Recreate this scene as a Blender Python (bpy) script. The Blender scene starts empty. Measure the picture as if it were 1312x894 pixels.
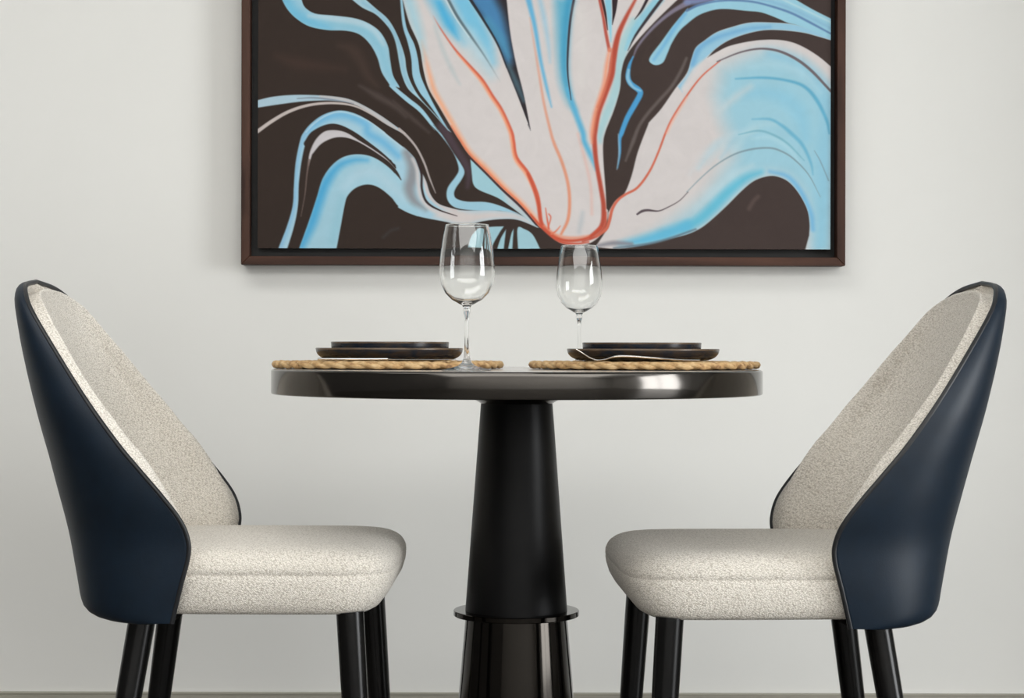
import bpy, bmesh, math, random
import numpy as np
from mathutils import Vector, Matrix

PI = math.pi
random.seed(7)
SC = bpy.context.scene
COL = SC.collection

# ------------------------------------------------------------------ camera, world, light, exposure
FPX, DIST, EYE, ROLL = 2421.0, 3.1, 0.783, 0.0023      # focal length in pixels (1312 wide), distance to table axis, eye height
cd = bpy.data.cameras.new('camera')
cam = bpy.data.objects.new('camera', cd)
COL.objects.link(cam)
cd.sensor_fit = 'HORIZONTAL'
cd.sensor_width = 36.0
cd.lens = FPX / 1312.0 * 36.0
cd.clip_start = 0.05
cam.location = (0.0, -DIST, EYE)
cam.rotation_mode = 'XYZ'
cam.matrix_world = Matrix.Translation((0, -DIST, EYE)) @ Matrix.Rotation(PI / 2, 4, 'X') @ Matrix.Rotation(ROLL, 4, 'Z')
SC.camera = cam

world = bpy.data.worlds.new('daylight')
SC.world = world
world.use_nodes = True
bgn = world.node_tree.nodes['Background']
bgn.inputs['Color'].default_value = (0.96, 0.985, 1.0, 1)
bgn.inputs['Strength'].default_value = 17.0

SC.view_settings.view_transform = 'Standard'
SC.view_settings.look = 'None'
SC.view_settings.exposure = -0.30
SC.view_settings.gamma = 1.0
SC.view_settings.use_curve_mapping = False

# room extents and the glazed balcony opening in the right-hand wall
RX0, RX1, RY0, RY1, RZ1 = -3.2, 4.8, -5.6, 0.88, 2.75
WY0, WY1, WZ0, WZ1 = -3.3, -1.25, 0.04, 2.45

def area(name, loc, rot, sx, sy, energy=0.0, color=(1, 1, 1), portal=False):
    l = bpy.data.lights.new(name, 'AREA')
    l.shape = 'RECTANGLE'
    l.size, l.size_y = sx, sy
    l.energy = energy
    l.color = color
    if portal:
        l.cycles.is_portal = True
    o = bpy.data.objects.new(name, l)
    o.location, o.rotation_euler = loc, rot
    COL.objects.link(o)
    return o

area('window_daylight', (RX1 + 0.02, (WY0 + WY1) / 2, (WZ0 + WZ1) / 2), (0, PI / 2, 0), WZ1 - WZ0, WY1 - WY0, portal=True)
area('overhead_fill', (-1.1, -0.95, RZ1 - 0.03), (0, 0, 0), 2.6, 0.9, 36.0, (1.0, 0.992, 0.97))  # added unseen fill, brightens the upper left of the picture wall
area('overhead_fill', (0.3, -4.2, RZ1 - 0.03), (0, 0, 0), 6.4, 2.2, 210.0, (1.0, 0.992, 0.97))  # broad fill added out of view, lifts the front wall and camera-facing sides

# ------------------------------------------------------------------ helpers
def link(o, parent=None):
    COL.objects.link(o)
    if parent is not None:
        o.parent = parent
    return o

def mesh_obj(name, verts, faces, mat, parent=None, smooth=True, sharp=None):
    me = bpy.data.meshes.new(name)
    me.from_pydata([tuple(v) for v in verts], [], [tuple(f) for f in faces])
    me.update()
    if smooth:
        me.polygons.foreach_set('use_smooth', [True] * len(me.polygons))
        if sharp:
            me.set_sharp_from_angle(angle=math.radians(sharp))
    me.materials.append(mat)
    return link(bpy.data.objects.new(name, me), parent)

def bm_obj(name, bm, mat, parent=None, smooth=False, sharp=None):
    bmesh.ops.recalc_face_normals(bm, faces=bm.faces)
    me = bpy.data.meshes.new(name)
    bm.to_mesh(me)
    bm.free()
    if smooth:
        me.polygons.foreach_set('use_smooth', [True] * len(me.polygons))
        if sharp:
            me.set_sharp_from_angle(angle=math.radians(sharp))
    me.materials.append(mat)
    return link(bpy.data.objects.new(name, me), parent)

def box(name, x0, x1, y0, y1, z0, z1, mat, parent=None, bevel=0.0, seg=2):
    bm = bmesh.new()
    bmesh.ops.create_cube(bm, size=1.0)
    for v in bm.verts:
        v.co = Vector((x0 + (v.co.x + .5) * (x1 - x0), y0 + (v.co.y + .5) * (y1 - y0), z0 + (v.co.z + .5) * (z1 - z0)))
    if bevel:
        bmesh.ops.bevel(bm, geom=bm.edges[:], offset=bevel, segments=seg, affect='EDGES', profile=0.5)
    return bm_obj(name, bm, mat, parent, smooth=bool(bevel), sharp=40)

def lathe(name, prof, mat, parent=None, n=96, sharp=35, c=(0, 0), closed=False):
    """prof: list of (radius, z). radius 0 makes a pole."""
    V, F, idx = [], [], []
    for r, z in prof:
        if r < 1e-7:
            idx.append([len(V)])
            V.append((c[0], c[1], z))
        else:
            idx.append(list(range(len(V), len(V) + n)))
            for i in range(n):
                a = 2 * PI * i / n
                V.append((c[0] + r * math.cos(a), c[1] + r * math.sin(a), z))
    rings = list(zip(idx[:-1], idx[1:]))
    if closed:
        rings.append((idx[-1], idx[0]))
    for A, B in rings:
        if len(A) == 1 and len(B) == 1:
            continue
        for i in range(n):
            j = (i + 1) % n
            if len(A) == 1:
                F.append((A[0], B[j], B[i]))
            elif len(B) == 1:
                F.append((A[i], A[j], B[0]))
            else:
                F.append((A[i], A[j], B[j], B[i]))
    o = mesh_obj(name, V, F, mat, parent, True, None)
    bm = bmesh.new()
    bm.from_mesh(o.data)
    bmesh.ops.recalc_face_normals(bm, faces=bm.faces)
    bm.to_mesh(o.data)
    bm.free()
    if sharp:
        o.data.set_sharp_from_angle(angle=math.radians(sharp))
    return o

def tube_data(path, rad, n=10, closed=False, flat=None):
    """sweep of an ellipse along path. rad: number or list; flat = (a, b) factors sideways / along up."""
    P = [Vector(p) for p in path]
    V, F = [], []
    m = len(P)
    for i, p in enumerate(P):
        if closed:
            t = P[(i + 1) % m] - P[i - 1]
        else:
            t = P[min(i + 1, m - 1)] - P[max(i - 1, 0)]
        t.normalize()
        up = Vector((0, 0, 1)) if abs(t.z) < 0.95 else Vector((1, 0, 0))
        s = t.cross(up).normalized()
        u = s.cross(t).normalized()
        r = rad[i] if isinstance(rad, (list, tuple)) else rad
        fa, fb = flat if flat else (1, 1)
        for k in range(n):
            a = 2 * PI * k / n
            V.append(p + s * (r * fa * math.cos(a)) + u * (r * fb * math.sin(a)))
    for i in range(m if closed else m - 1):
        j = (i + 1) % m
        for k in range(n):
            l = (k + 1) % n
            F.append((i * n + k, i * n + l, j * n + l, j * n + k))
    if not closed:
        F.append(tuple(range(n - 1, -1, -1)))
        F.append(tuple((m - 1) * n + k for k in range(n)))
    return V, F

def tube(name, path, rad, mat, parent=None, n=10, closed=False, flat=None):
    V, F = tube_data(path, rad, n, closed, flat)
    return mesh_obj(name, V, F, mat, parent, True, 50)

def catmull(P, m=8):
    P = [np.array(p, float) for p in P]
    if len(P) < 3:
        return np.array(P)
    out = []
    Q = [2 * P[0] - P[1]] + P + [2 * P[-1] - P[-2]]
    for i in range(1, len(Q) - 2):
        a, b, c, d = Q[i - 1], Q[i], Q[i + 1], Q[i + 2]
        for k in range(m):
            t = k / m
            out.append(.5 * ((2 * b) + (c - a) * t + (2 * a - 5 * b + 4 * c - d) * t * t + (3 * b - a - 3 * c + d) * t ** 3))
    out.append(Q[-2])
    return np.array(out)

def thing(name, label, cat, loc=(0, 0, 0), rz=0.0, group=None):
    o = bpy.data.objects.new(name, None)
    COL.objects.link(o)
    o.empty_display_size = 0.1
    o.location = loc
    o.rotation_euler = (0, 0, rz)
    return tag(o, label, cat, group)

def tag(o, label, cat, group=None):
    o['label'] = label
    o['category'] = cat
    if group:
        o['group'] = group
    return o

def struct(o, label=None, cat=None):
    o['kind'] = 'structure'
    if label:
        o['label'] = label
        o['category'] = cat
    return o

# ------------------------------------------------------------------ materials
def new_mat(name):
    m = bpy.data.materials.new(name)
    m.use_nodes = True
    nt = m.node_tree
    return m, nt, nt.nodes['Principled BSDF']

def mat(name, col, rough=0.5, metal=0.0, spec=0.5, vary=0.06, scale=8.0, bump=0.0, bscale=200.0, coat=0.0, stretch=None):
    m, nt, b = new_mat(name)
    N, L = nt.nodes, nt.links
    tc = N.new('ShaderNodeTexCoord')
    mp = N.new('ShaderNodeMapping')
    L.new(tc.outputs['Object'], mp.inputs['Vector'])
    if stretch:
        mp.inputs['Scale'].default_value = stretch
    nz = N.new('ShaderNodeTexNoise')
    nz.inputs['Scale'].default_value = scale
    nz.inputs['Detail'].default_value = 4
    L.new(mp.outputs[0], nz.inputs['Vector'])
    rp = N.new('ShaderNodeValToRGB')
    rp.color_ramp.elements[0].position = .3
    rp.color_ramp.elements[1].position = .7
    rp.color_ramp.elements[0].color = tuple(c * (1 - vary) for c in col) + (1,)
    rp.color_ramp.elements[1].color = tuple(min(1, c * (1 + vary)) for c in col) + (1,)
    L.new(nz.outputs['Fac'], rp.inputs['Fac'])
    L.new(rp.outputs['Color'], b.inputs['Base Color'])
    b.inputs['Roughness'].default_value = rough
    b.inputs['Metallic'].default_value = metal
    b.inputs['Specular IOR Level'].default_value = spec
    b.inputs['Coat Weight'].default_value = coat
    b.inputs['Coat Roughness'].default_value = 0.08
    if bump:
        n2 = N.new('ShaderNodeTexNoise')
        n2.inputs['Scale'].default_value = bscale
        n2.inputs['Detail'].default_value = 3
        L.new(mp.outputs[0], n2.inputs['Vector'])
        bp = N.new('ShaderNodeBump')
        bp.inputs['Strength'].default_value = bump
        bp.inputs['Distance'].default_value = 0.001
        L.new(n2.outputs['Fac'], bp.inputs['Height'])
        L.new(bp.outputs[0], b.inputs['Normal'])
    return m

def fabric_mat(name, light, dark):
    """chunky woven cloth: cells of yarn with darker crevices between them."""
    m, nt, b = new_mat(name)
    N, L = nt.nodes, nt.links
    tc = N.new('ShaderNodeTexCoord')
    mp = N.new('ShaderNodeMapping')
    mp.inputs['Rotation'].default_value = (0.3, 0.5, 0.4)
    mp.inputs['Scale'].default_value = (1.0, 1.0, 1.5)
    L.new(tc.outputs['Object'], mp.inputs['Vector'])
    vo = N.new('ShaderNodeTexVoronoi')
    vo.inputs['Scale'].default_value = 350
    vo.inputs['Randomness'].default_value = 0.7
    L.new(mp.outputs[0], vo.inputs['Vector'])
    nz = N.new('ShaderNodeTexNoise')
    nz.inputs['Scale'].default_value = 260
    nz.inputs['Detail'].default_value = 2
    L.new(mp.outputs[0], nz.inputs['Vector'])
    rp = N.new('ShaderNodeValToRGB')
    rp.color_ramp.elements[0].position = .25
    rp.color_ramp.elements[1].position = .85
    rp.color_ramp.elements[0].color = light + (1,)
    rp.color_ramp.elements[1].color = dark + (1,)
    L.new(vo.outputs['Distance'], rp.inputs['Fac'])
    mx = N.new('ShaderNodeMix')
    mx.data_type = 'RGBA'
    mx.blend_type = 'MULTIPLY'
    mx.inputs['Factor'].default_value = .30
    L.new(rp.outputs['Color'], mx.inputs['A'])
    L.new(nz.outputs['Color'], mx.inputs['B'])
    r2 = N.new('ShaderNodeValToRGB')
    r2.color_ramp.elements[0].color = (.5, .49, .47, 1)
    r2.color_ramp.elements[1].color = (1, 1, 1, 1)
    r2.color_ramp.elements[0].position = .3
    r2.color_ramp.elements[1].position = .62
    L.new(nz.outputs['Fac'], r2.inputs['Fac'])
    L.new(r2.outputs['Color'], mx.inputs['B'])
    L.new(mx.outputs['Result'], b.inputs['Base Color'])
    bp = N.new('ShaderNodeBump')
    bp.inputs['Strength'].default_value = .7
    bp.inputs['Distance'].default_value = .0015
    bp.invert = True
    L.new(vo.outputs['Distance'], bp.inputs['Height'])
    L.new(bp.outputs[0], b.inputs['Normal'])
    b.inputs['Roughness'].default_value = .95
    b.inputs['Specular IOR Level'].default_value = .15
    b.inputs['Sheen Weight'].default_value = .15
    return m

def wood_mat(name, c1, c2, rough, scale, stretch):
    m, nt, b = new_mat(name)
    N, L = nt.nodes, nt.links
    tc = N.new('ShaderNodeTexCoord')
    mp = N.new('ShaderNodeMapping')
    mp.inputs['Scale'].default_value = stretch
    L.new(tc.outputs['Object'], mp.inputs['Vector'])
    nz = N.new('ShaderNodeTexNoise')
    nz.inputs['Scale'].default_value = scale
    nz.inputs['Detail'].default_value = 6
    nz.inputs['Distortion'].default_value = .6
    L.new(mp.outputs[0], nz.inputs['Vector'])
    rp = N.new('ShaderNodeValToRGB')
    rp.color_ramp.elements[0].position = .35
    rp.color_ramp.elements[1].position = .68
    rp.color_ramp.elements[0].color = c1 + (1,)
    rp.color_ramp.elements[1].color = c2 + (1,)
    L.new(nz.outputs['Fac'], rp.inputs['Fac'])
    L.new(rp.outputs['Color'], b.inputs['Base Color'])
    b.inputs['Roughness'].default_value = rough
    b.inputs['Specular IOR Level'].default_value = .25
    return m

def glass_mat(name):
    m, nt, b = new_mat(name)
    b.inputs['Base Color'].default_value = (.985, .99, .985, 1)
    b.inputs['Roughness'].default_value = 0.0
    b.inputs['IOR'].default_value = 1.5
    b.inputs['Transmission Weight'].default_value = 1.0
    return m

M = dict(
    wall=mat('wall_paint', (.80, .797, .768), .85, spec=.2, vary=.008, scale=2.0, bump=.05, bscale=300),
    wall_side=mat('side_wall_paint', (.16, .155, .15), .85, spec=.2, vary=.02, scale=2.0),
    wall_right=mat('right_wall_paint', (.62, .61, .59), .8, spec=.2, vary=.02, scale=2.0),
    wall_front=mat('front_wall_paint', (.80, .79, .77), .8, spec=.2, vary=.02, scale=2.0),
    wall_dark=wood_mat('dark_panelling', (.05, .035, .027), (.09, .065, .05), .5, 4, (1, 1, .1)),
    ceiling=mat('ceiling_paint', (.82, .82, .81), .9, spec=.2, vary=.01),
    floor=mat('floor_stone', (.10, .093, .083), .35, vary=.1, scale=3),
    base=mat('skirting_paint', (.36, .345, .29), .55, vary=.05, scale=5),
    frame_paint=mat('window_frame_paint', (.05, .05, .05), .4),
    gun=mat('gunmetal', (.082, .076, .070), .13, metal=1.0, vary=.05, scale=6),
    edge_line=mat('pale_edge', (.62, .58, .53), .35, vary=.05),
    stone=mat('table_stone', (.62, .60, .57), .18, vary=.06, scale=14),
    black=mat('matt_black_metal', (.0020, .0020, .0024), .40, spec=.17, vary=.1),
    bronze=mat('polished_dark_bronze', (.030, .027, .024), .10, metal=1.0, vary=.05),
    lacquer=wood_mat('black_lacquered_wood', (.003, .003, .003), (.006, .0057, .0055), .24, 30, (1, 1, .06)),
    leather=mat('navy_leather', (.0023, .0100, .0215), .47, spec=.36, vary=.12, scale=30, bump=.12, bscale=600),
    piping=mat('black_piping', (.008, .009, .011), .45, vary=.1, bump=.1, bscale=500),
    fabric=fabric_mat('woven_cream_fabric', (.90, .857, .785), (.50, .453, .387)),
    under=mat('black_lining', (.01, .01, .01), .8),
    frame=wood_mat('walnut_frame', (.030, .012, .0075), (.085, .038, .024), .5, 26, (.12, 1, 1)),
    frame_v=wood_mat('walnut_frame_upright', (.030, .012, .0075), (.085, .038, .024), .5, 26, (1, 1, .12)),
    fblack=mat('frame_black', (.004, .004, .004), .6),
    canvas_side=mat('canvas_side', (.30, .29, .28), .8),
    glass=glass_mat('clear_glass'),
    plate=mat('dark_glaze', (.012, .017, .024), .22, spec=.6, vary=.6, scale=60, coat=.5),
    plate_raw=wood_mat('speckled_stoneware', (.008, .014, .024), (.036, .025, .018), .26, 38, (1, 1, 2)),
    plate_rim=mat('bronze_glaze', (.10, .068, .043), .25, vary=.35, scale=40),
    steel=mat('cutlery_steel', (.80, .77, .73), .16, metal=1.0, vary=.03),
)

def braid_mat(name):
    m, nt, b = new_mat(name)
    N, L = nt.nodes, nt.links
    tc = N.new('ShaderNodeTexCoord')
    nz = N.new('ShaderNodeTexNoise')
    nz.inputs['Scale'].default_value = 90
    nz.inputs['Detail'].default_value = 5
    L.new(tc.outputs['Object'], nz.inputs['Vector'])
    rp = N.new('ShaderNodeValToRGB')
    e = rp.color_ramp.elements
    e[0].position, e[0].color = .30, (.20, .10, .04, 1)
    e[1].position, e[1].color = .70, (.66, .48, .26, 1)
    k = e.new(.44)
    k.color = (.47, .29, .125, 1)
    L.new(nz.outputs['Fac'], rp.inputs['Fac'])
    L.new(rp.outputs['Color'], b.inputs['Base Color'])
    mp = N.new('ShaderNodeMapping')
    mp.inputs['Scale'].default_value = (1, 1, 4)
    L.new(tc.outputs['Object'], mp.inputs['Vector'])
    n2 = N.new('ShaderNodeTexNoise')
    n2.inputs['Scale'].default_value = 260
    L.new(mp.outputs[0], n2.inputs['Vector'])
    bp = N.new('ShaderNodeBump')
    bp.inputs['Strength'].default_value = .6
    bp.inputs['Distance'].default_value = .0015
    L.new(n2.outputs['Fac'], bp.inputs['Height'])
    L.new(bp.outputs[0], b.inputs['Normal'])
    b.inputs['Roughness'].default_value = .7
    return m
M['braid'] = braid_mat('water_hyacinth_braid')

def paint_mat(name):
    m, nt, b = new_mat(name)
    N, L = nt.nodes, nt.links
    at = N.new('ShaderNodeVertexColor')
    at.layer_name = 'paint'
    tc = N.new('ShaderNodeTexCoord')
    nz = N.new('ShaderNodeTexNoise')
    nz.inputs['Scale'].default_value = 500
    L.new(tc.outputs['Object'], nz.inputs['Vector'])
    n3 = N.new('ShaderNodeTexNoise')
    n3.inputs['Scale'].default_value = 22
    n3.inputs['Detail'].default_value = 6
    n3.inputs['Distortion'].default_value = 1.5
    L.new(tc.outputs['Object'], n3.inputs['Vector'])
    r3 = N.new('ShaderNodeValToRGB')
    r3.color_ramp.elements[0].color = (.88, .88, .88, 1)
    r3.color_ramp.elements[1].color = (1, 1, 1, 1)
    L.new(n3.outputs['Fac'], r3.inputs['Fac'])
    mx = N.new('ShaderNodeMix')
    mx.data_type = 'RGBA'
    mx.blend_type = 'MULTIPLY'
    mx.inputs['Factor'].default_value = 1
    L.new(at.outputs['Color'], mx.inputs['A'])
    L.new(r3.outputs['Color'], mx.inputs['B'])
    L.new(mx.outputs['Result'], b.inputs['Base Color'])
    bp = N.new('ShaderNodeBump')
    bp.inputs['Strength'].default_value = .15
    bp.inputs['Distance'].default_value = .001
    L.new(nz.outputs['Fac'], bp.inputs['Height'])
    L.new(bp.outputs[0], b.inputs['Normal'])
    b.inputs['Roughness'].default_value = .6
    b.inputs['Specular IOR Level'].default_value = .12
    return m
M['paint'] = paint_mat('oil_paint')

# ------------------------------------------------------------------ the room
T = 0.12
struct(box('floor', RX0 - T, RX1 + T, RY0 - T, RY1 + T, -0.1, 0.0, M['floor']))
struct(box('ceiling', RX0 - T, RX1 + T, RY0 - T, RY1 + T, RZ1, RZ1 + 0.1, M['ceiling']))
struct(box('wall_back', RX0 - T, RX1 + T, RY1, RY1 + T, 0, RZ1, M['wall']))
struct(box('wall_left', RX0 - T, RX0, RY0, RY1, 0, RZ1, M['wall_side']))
bm = bmesh.new()
def bm_box(bm, x0, x1, y0, y1, z0, z1):
    r = bmesh.ops.create_cube(bm, size=1.0)
    for v in r['verts']:
        v.co = Vector((x0 + (v.co.x + .5) * (x1 - x0), y0 + (v.co.y + .5) * (y1 - y0), z0 + (v.co.z + .5) * (z1 - z0)))
bm_box(bm, RX1, RX1 + T, RY0, WY0, 0, RZ1)
bm_box(bm, RX1, RX1 + T, WY1, RY1, 0, RZ1)
bm_box(bm, RX1, RX1 + T, WY0, WY1, WZ1, RZ1)
bm_box(bm, RX1, RX1 + T, WY0, WY1, 0, WZ0)
struct(bm_obj('wall_right', bm, M['wall_right']))
struct(box('wall_front', RX0 - T, RX1 + T, RY0 - T, RY0, 0, RZ1, M['wall_front']))
# unseen block added to cut window light on the picture wall's right end
struct(box('light_blocker', 1.9, 2.4, .22, RY1, 0, RZ1, M['wall_side']))
# glazed opening: frame of thin dark bars
bm = bmesh.new()
fw = 0.04
ymid = (WY0 + WY1) / 2
for y in (WY0 + fw / 2, ymid, WY1 - fw / 2):
    bm_box(bm, RX1 + .03, RX1 + .08, y - fw / 2, y + fw / 2, WZ0, WZ1)
for z in (WZ0 + fw / 2, WZ1 - fw / 2):
    bm_box(bm, RX1 + .03, RX1 + .08, WY0, WY1, z - fw / 2, z + fw / 2)
struct(bm_obj('window_1', bm, M['frame_paint']))
# skirting along the picture wall: flat board with a groove under its rounded top edge
SKH = 0.060
prof = [(0, 0), (.014, 0), (.014, SKH - .0065), (.010, SKH - .0062), (.010, SKH - .003), (.012, SKH - .0028), (.012, SKH - .0008), (.011, SKH), (0, SKH)]
V = [(x, RY1 - p, z) for x in (RX0, RX1) for p, z in prof]
n = len(prof)
F = [(i, (i + 1) % n, n + (i + 1) % n, n + i) for i in range(n)] + [tuple(range(n)), tuple(range(2 * n - 1, n - 1, -1))]
struct(mesh_obj('baseboard_back', V, F, M['base'], None, False))

# ------------------------------------------------------------------ the painting
PD = DIST + RY1                       # distance camera to wall
FD = 0.050                            # frame depth
S_FR = FPX / (PD - FD)                # pixels per metre at the frame's front
S_CV = FPX / (PD - FD + 0.012)        # at the canvas face
def lev(u, v):
    return (u - 656 + ROLL * (v - 447), v - 447 - ROLL * (u - 656))
def wx(u, v, s):
    a, b = lev(u, v)
    return a / s, EYE - b / s
fx0 = wx(309, 170, S_FR)[0]
fx1 = wx(1083.5, 170, S_FR)[0]
fz0 = wx(696, 339.7, S_FR)[1]
fz1 = fz0 + 0.96
LIP = 0.0175
pic = thing('framed_painting', 'abstract painting of white and blue petals in a dark walnut frame on wall', 'painting', ((fx0 + fx1) / 2, RY1, fz0))
ox, oy, oz = pic.location
def rail(name, pts, m):
    """mitred frame bar: pts = outer pair, inner pair in x/z; extruded from wall to lip front"""
    bm = bmesh.new()
    vs = []
    for y in (RY1 - .001, RY1 - FD):
        for (x, z) in pts:
            vs.append(bm.verts.new((x - ox, y - oy, z - oz)))
    for f in ((0, 1, 2, 3), (4, 5, 6, 7), (0, 1, 5, 4), (1, 2, 6, 5), (2, 3, 7, 6), (3, 0, 4, 7)):
        bm.faces.new([vs[i] for i in f])
    bmesh.ops.bevel(bm, geom=bm.edges[:], offset=.0012, segments=1, affect='EDGES')
    return bm_obj(name, bm, m, pic)
a0, a1, b0, b1 = fx0, fx1, fz0, fz1
i0, i1, j0, j1 = fx0 + LIP, fx1 - LIP, fz0 + LIP, fz1 - LIP
rail('frame_rail', [(a0, b0), (a1, b0), (i1, j0), (i0, j0)], M['frame'])
rail('frame_rail', [(a0, b1), (a1, b1), (i1, j1), (i0, j1)], M['frame'])
rail('frame_rail', [(a0, b0), (i0, j0), (i0, j1), (a0, b1)], M['frame_v'])
rail('frame_rail', [(a1, b0), (i1, j0), (i1, j1), (a1, b1)], M['frame_v'])
box('frame_backing', i0 - ox - .002, i1 - ox + .002, -.016, -.004, j0 - oz - .002, j1 - oz + .002, M['fblack'], pic)
cx0 = wx(330.5, 170, S_CV)[0]
cx1 = wx(1064.2, 170, S_CV)[0]
cz0 = wx(696, 318.6, S_CV)[1]
cz1 = fz1 - LIP - .013
cyf = RY1 - FD + .012
cv = box('canvas', cx0 - ox, cx1 - ox, cyf + .0006 - oy, RY1 - .015 - oy, cz0 - oz, cz1 - oz, M['canvas_side'], pic, bevel=.001, seg=1)

# --- the picture itself: brushed shapes laid over one another, stored as colours on a fine grid
GX = np.arange(329.0, 1066.5, 0.80)
GY = np.arange(-2.0, 322.0, 0.80)
UU, VV = np.meshgrid(GX, GY)
IMG = np.zeros(UU.shape + (3,))
def rgb(h):
    return np.array([int(h[i:i + 2], 16) / 255.0 for i in (0, 2, 4)])
TILE = dict(A=(320, 0), B=(500, 0), C=(680, 0), D=(880, 0), E=(320, 160), F=(500, 160), G=(680, 160), H=(880, 160))
def P(spec):
    """'A x,y x,y B x,y' -> picture coordinates"""
    out, t = [], None
    for w in spec.split():
        if w in TILE:
            t = TILE[w]
        else:
            x, y = w.split(',')
            out.append((t[0] + float(x) / 5.26, t[1] + float(y) / 5.26))
    return out
def window(pts, pad):
    x0, y0 = pts.min(0) - pad
    x1, y1 = pts.max(0) + pad
    i0 = int(max(0, np.searchsorted(GX, x0) - 1)); i1 = int(min(len(GX), np.searchsorted(GX, x1) + 1))
    j0 = int(max(0, np.searchsorted(GY, y0) - 1)); j1 = int(min(len(GY), np.searchsorted(GY, y1) + 1))
    return slice(j0, j1), slice(i0, i1)
def blend(sl, al, col):
    IMG[sl] = IMG[sl] * (1 - al[..., None]) + rgb(col) * al[..., None]
MASKS = {}
def fill(specs, col, soft=0.8, alpha=1.0, keep=None, clip=None):
    pts = np.concatenate([catmull(P(s), 5) for s in specs])
    sl = window(pts, soft * 2 + 1)
    X, Y = UU[sl], VV[sl]
    inside = np.zeros(X.shape, bool)
    d2 = np.full(X.shape, 1e9)
    for k in range(len(pts)):
        x1, y1 = pts[k]
        x2, y2 = pts[(k + 1) % len(pts)]
        if y1 != y2:
            c = ((y1 > Y) != (y2 > Y)) & (X < (x2 - x1) * (Y - y1) / (y2 - y1) + x1)
            inside ^= c
        L2 = (x2 - x1) ** 2 + (y2 - y1) ** 2
        if L2 < 1e-9:
            continue
        t = np.clip(((X - x1) * (x2 - x1) + (Y - y1) * (y2 - y1)) / L2, 0, 1)
        d2 = np.minimum(d2, (X - x1 - t * (x2 - x1)) ** 2 + (Y - y1 - t * (y2 - y1)) ** 2)
    d = np.sqrt(d2) * np.where(inside, 1, -1)
    al = np.clip(d / soft * .5 + .5, 0, 1)
    al = al * al * (3 - 2 * al)
    if keep:
        mk = np.zeros(UU.shape)
        mk[sl] = al
        MASKS[keep] = np.maximum(MASKS.get(keep, 0), mk)
    if clip:
        al = al * MASKS[clip][sl]
    blend(sl, al * alpha, col)
def stroke(spec, w, col, soft=0.8, alpha=1.0, clip=None, fade=None):
    """w: one width or a list spread along the path (picture pixels); fade: alphas spread along the path"""
    pts = catmull(P(spec), 5)
    n = len(pts)
    W = np.interp(np.linspace(0, 1, n), np.linspace(0, 1, len(w)), w) if isinstance(w, (list, tuple)) else np.full(n, float(w))
    A = np.interp(np.linspace(0, 1, n), np.linspace(0, 1, len(fade)), fade) if fade else np.ones(n)
    sl = window(pts, W.max() / 2 + soft * 2)
    X, Y = UU[sl], VV[sl]
    best = np.zeros(X.shape)
    for k in range(n - 1):
        (x1, y1), (x2, y2) = pts[k], pts[k + 1]
        L2 = max((x2 - x1) ** 2 + (y2 - y1) ** 2, 1e-9)
        t = np.clip(((X - x1) * (x2 - x1) + (Y - y1) * (y2 - y1)) / L2, 0, 1)
        d = np.sqrt((X - x1 - t * (x2 - x1)) ** 2 + (Y - y1 - t * (y2 - y1)) ** 2)
        hw = (W[k] + t * (W[k + 1] - W[k])) / 2
        a = np.clip((hw - d) / soft * .5 + .5, 0, 1)
        a = a * a * (3 - 2 * a) * (A[k] + t * (A[k + 1] - A[k]))
        best = np.maximum(best, a)
    if clip:
        best = best * MASKS[clip][sl]
    blend(sl, best * alpha, col)

g = np.clip((UU - 560) / 300, 0, 1)[..., None]
IMG[:] = rgb('352b26') * (1 - g) + rgb('433835') * g
# faint brush marks in the dark ground
stroke('A 180,380 320,430 480,450 640,470', [4, 14, 10, 4], '48362f', 8, .55)
stroke('A 600,310 680,330 740,400 800,520 860,580', [4, 14, 10, 4], '4a3a33', 7, .6)
stroke('A 740,580 860,650 980,720 1052,790', [2, 8, 6, 3], '5a4f4c', 4, .6)
stroke('B 20,680 140,790 260,894', [2, 6, 3], '4f4440', 3, .7)
stroke('E 900,760 950,715 1000,700', 3, '46474a', 3, .5)
stroke('H 420,560 450,510 480,480', 5, '5e4f4c', 3, .7)
stroke('F 350,10 430,140 500,250 530,330 520,420', [12, 10, 10, 8, 4], '4d3f47', 4, .9)

# ribbons, upper left
L1 = ['A 345,-15 370,50 440,95 560,108 700,125 800,160 880,220 930,310 945,400 965,510 1010,590 B 40,590 130,665 220,740 330,890',
      'F 290,0 350,70 420,180 480,270 500,320 480,370 440,430 430,470 450,500 520,518 640,520 740,545 870,600',
      'F 740,580 560,577 450,562 400,530 380,480 390,420 440,350 462,300 440,220 400,150 330,60 270,0',
      'B 300,880 200,760 100,680 0,590 A 940,570 890,490 860,390 810,300 740,235 650,210 520,205 400,180 310,125 250,60 210,-15']
fill(L1, '9cc6d8', .9, keep='L1')
stroke('A 240,0 300,90 400,150 540,190', [14, 16, 14, 8], '6fb9d8', 9, .9, 'L1')
stroke('A 560,180 700,190 800,230 880,330 920,450 970,560', [8, 10, 12, 10, 8, 6], '86bdd2', 7, .8, 'L1')
stroke('A 400,110 560,125 720,150 830,200 900,300', [4, 7, 8, 7, 4], 'b5cfda', 4, .8, 'L1')
fill(['A 765,-15 850,60 930,130 990,230 B 95,370 110,470 140,560 200,660 300,770 410,892',
      'B 390,880 270,745 200,675 120,600 80,510 60,420 45,330 A 970,250 930,180 850,100 760,55 670,-15'], 'a3c8d6', .9, keep='L2')
stroke('A 760,20 870,95 950,190 B 60,300 80,420 100,520 150,610', [3, 4, 5, 5, 4, 3], '8ab6cc', 3, .8, 'L2')
fill(['B 80,-15 108,180 162,300 187,400 202,500 242,600 302,720 385,865',
      'B 355,835 258,700 196,620 152,520 142,400 118,290 83,170 66,-15'], '98c4d8', .8)
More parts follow.
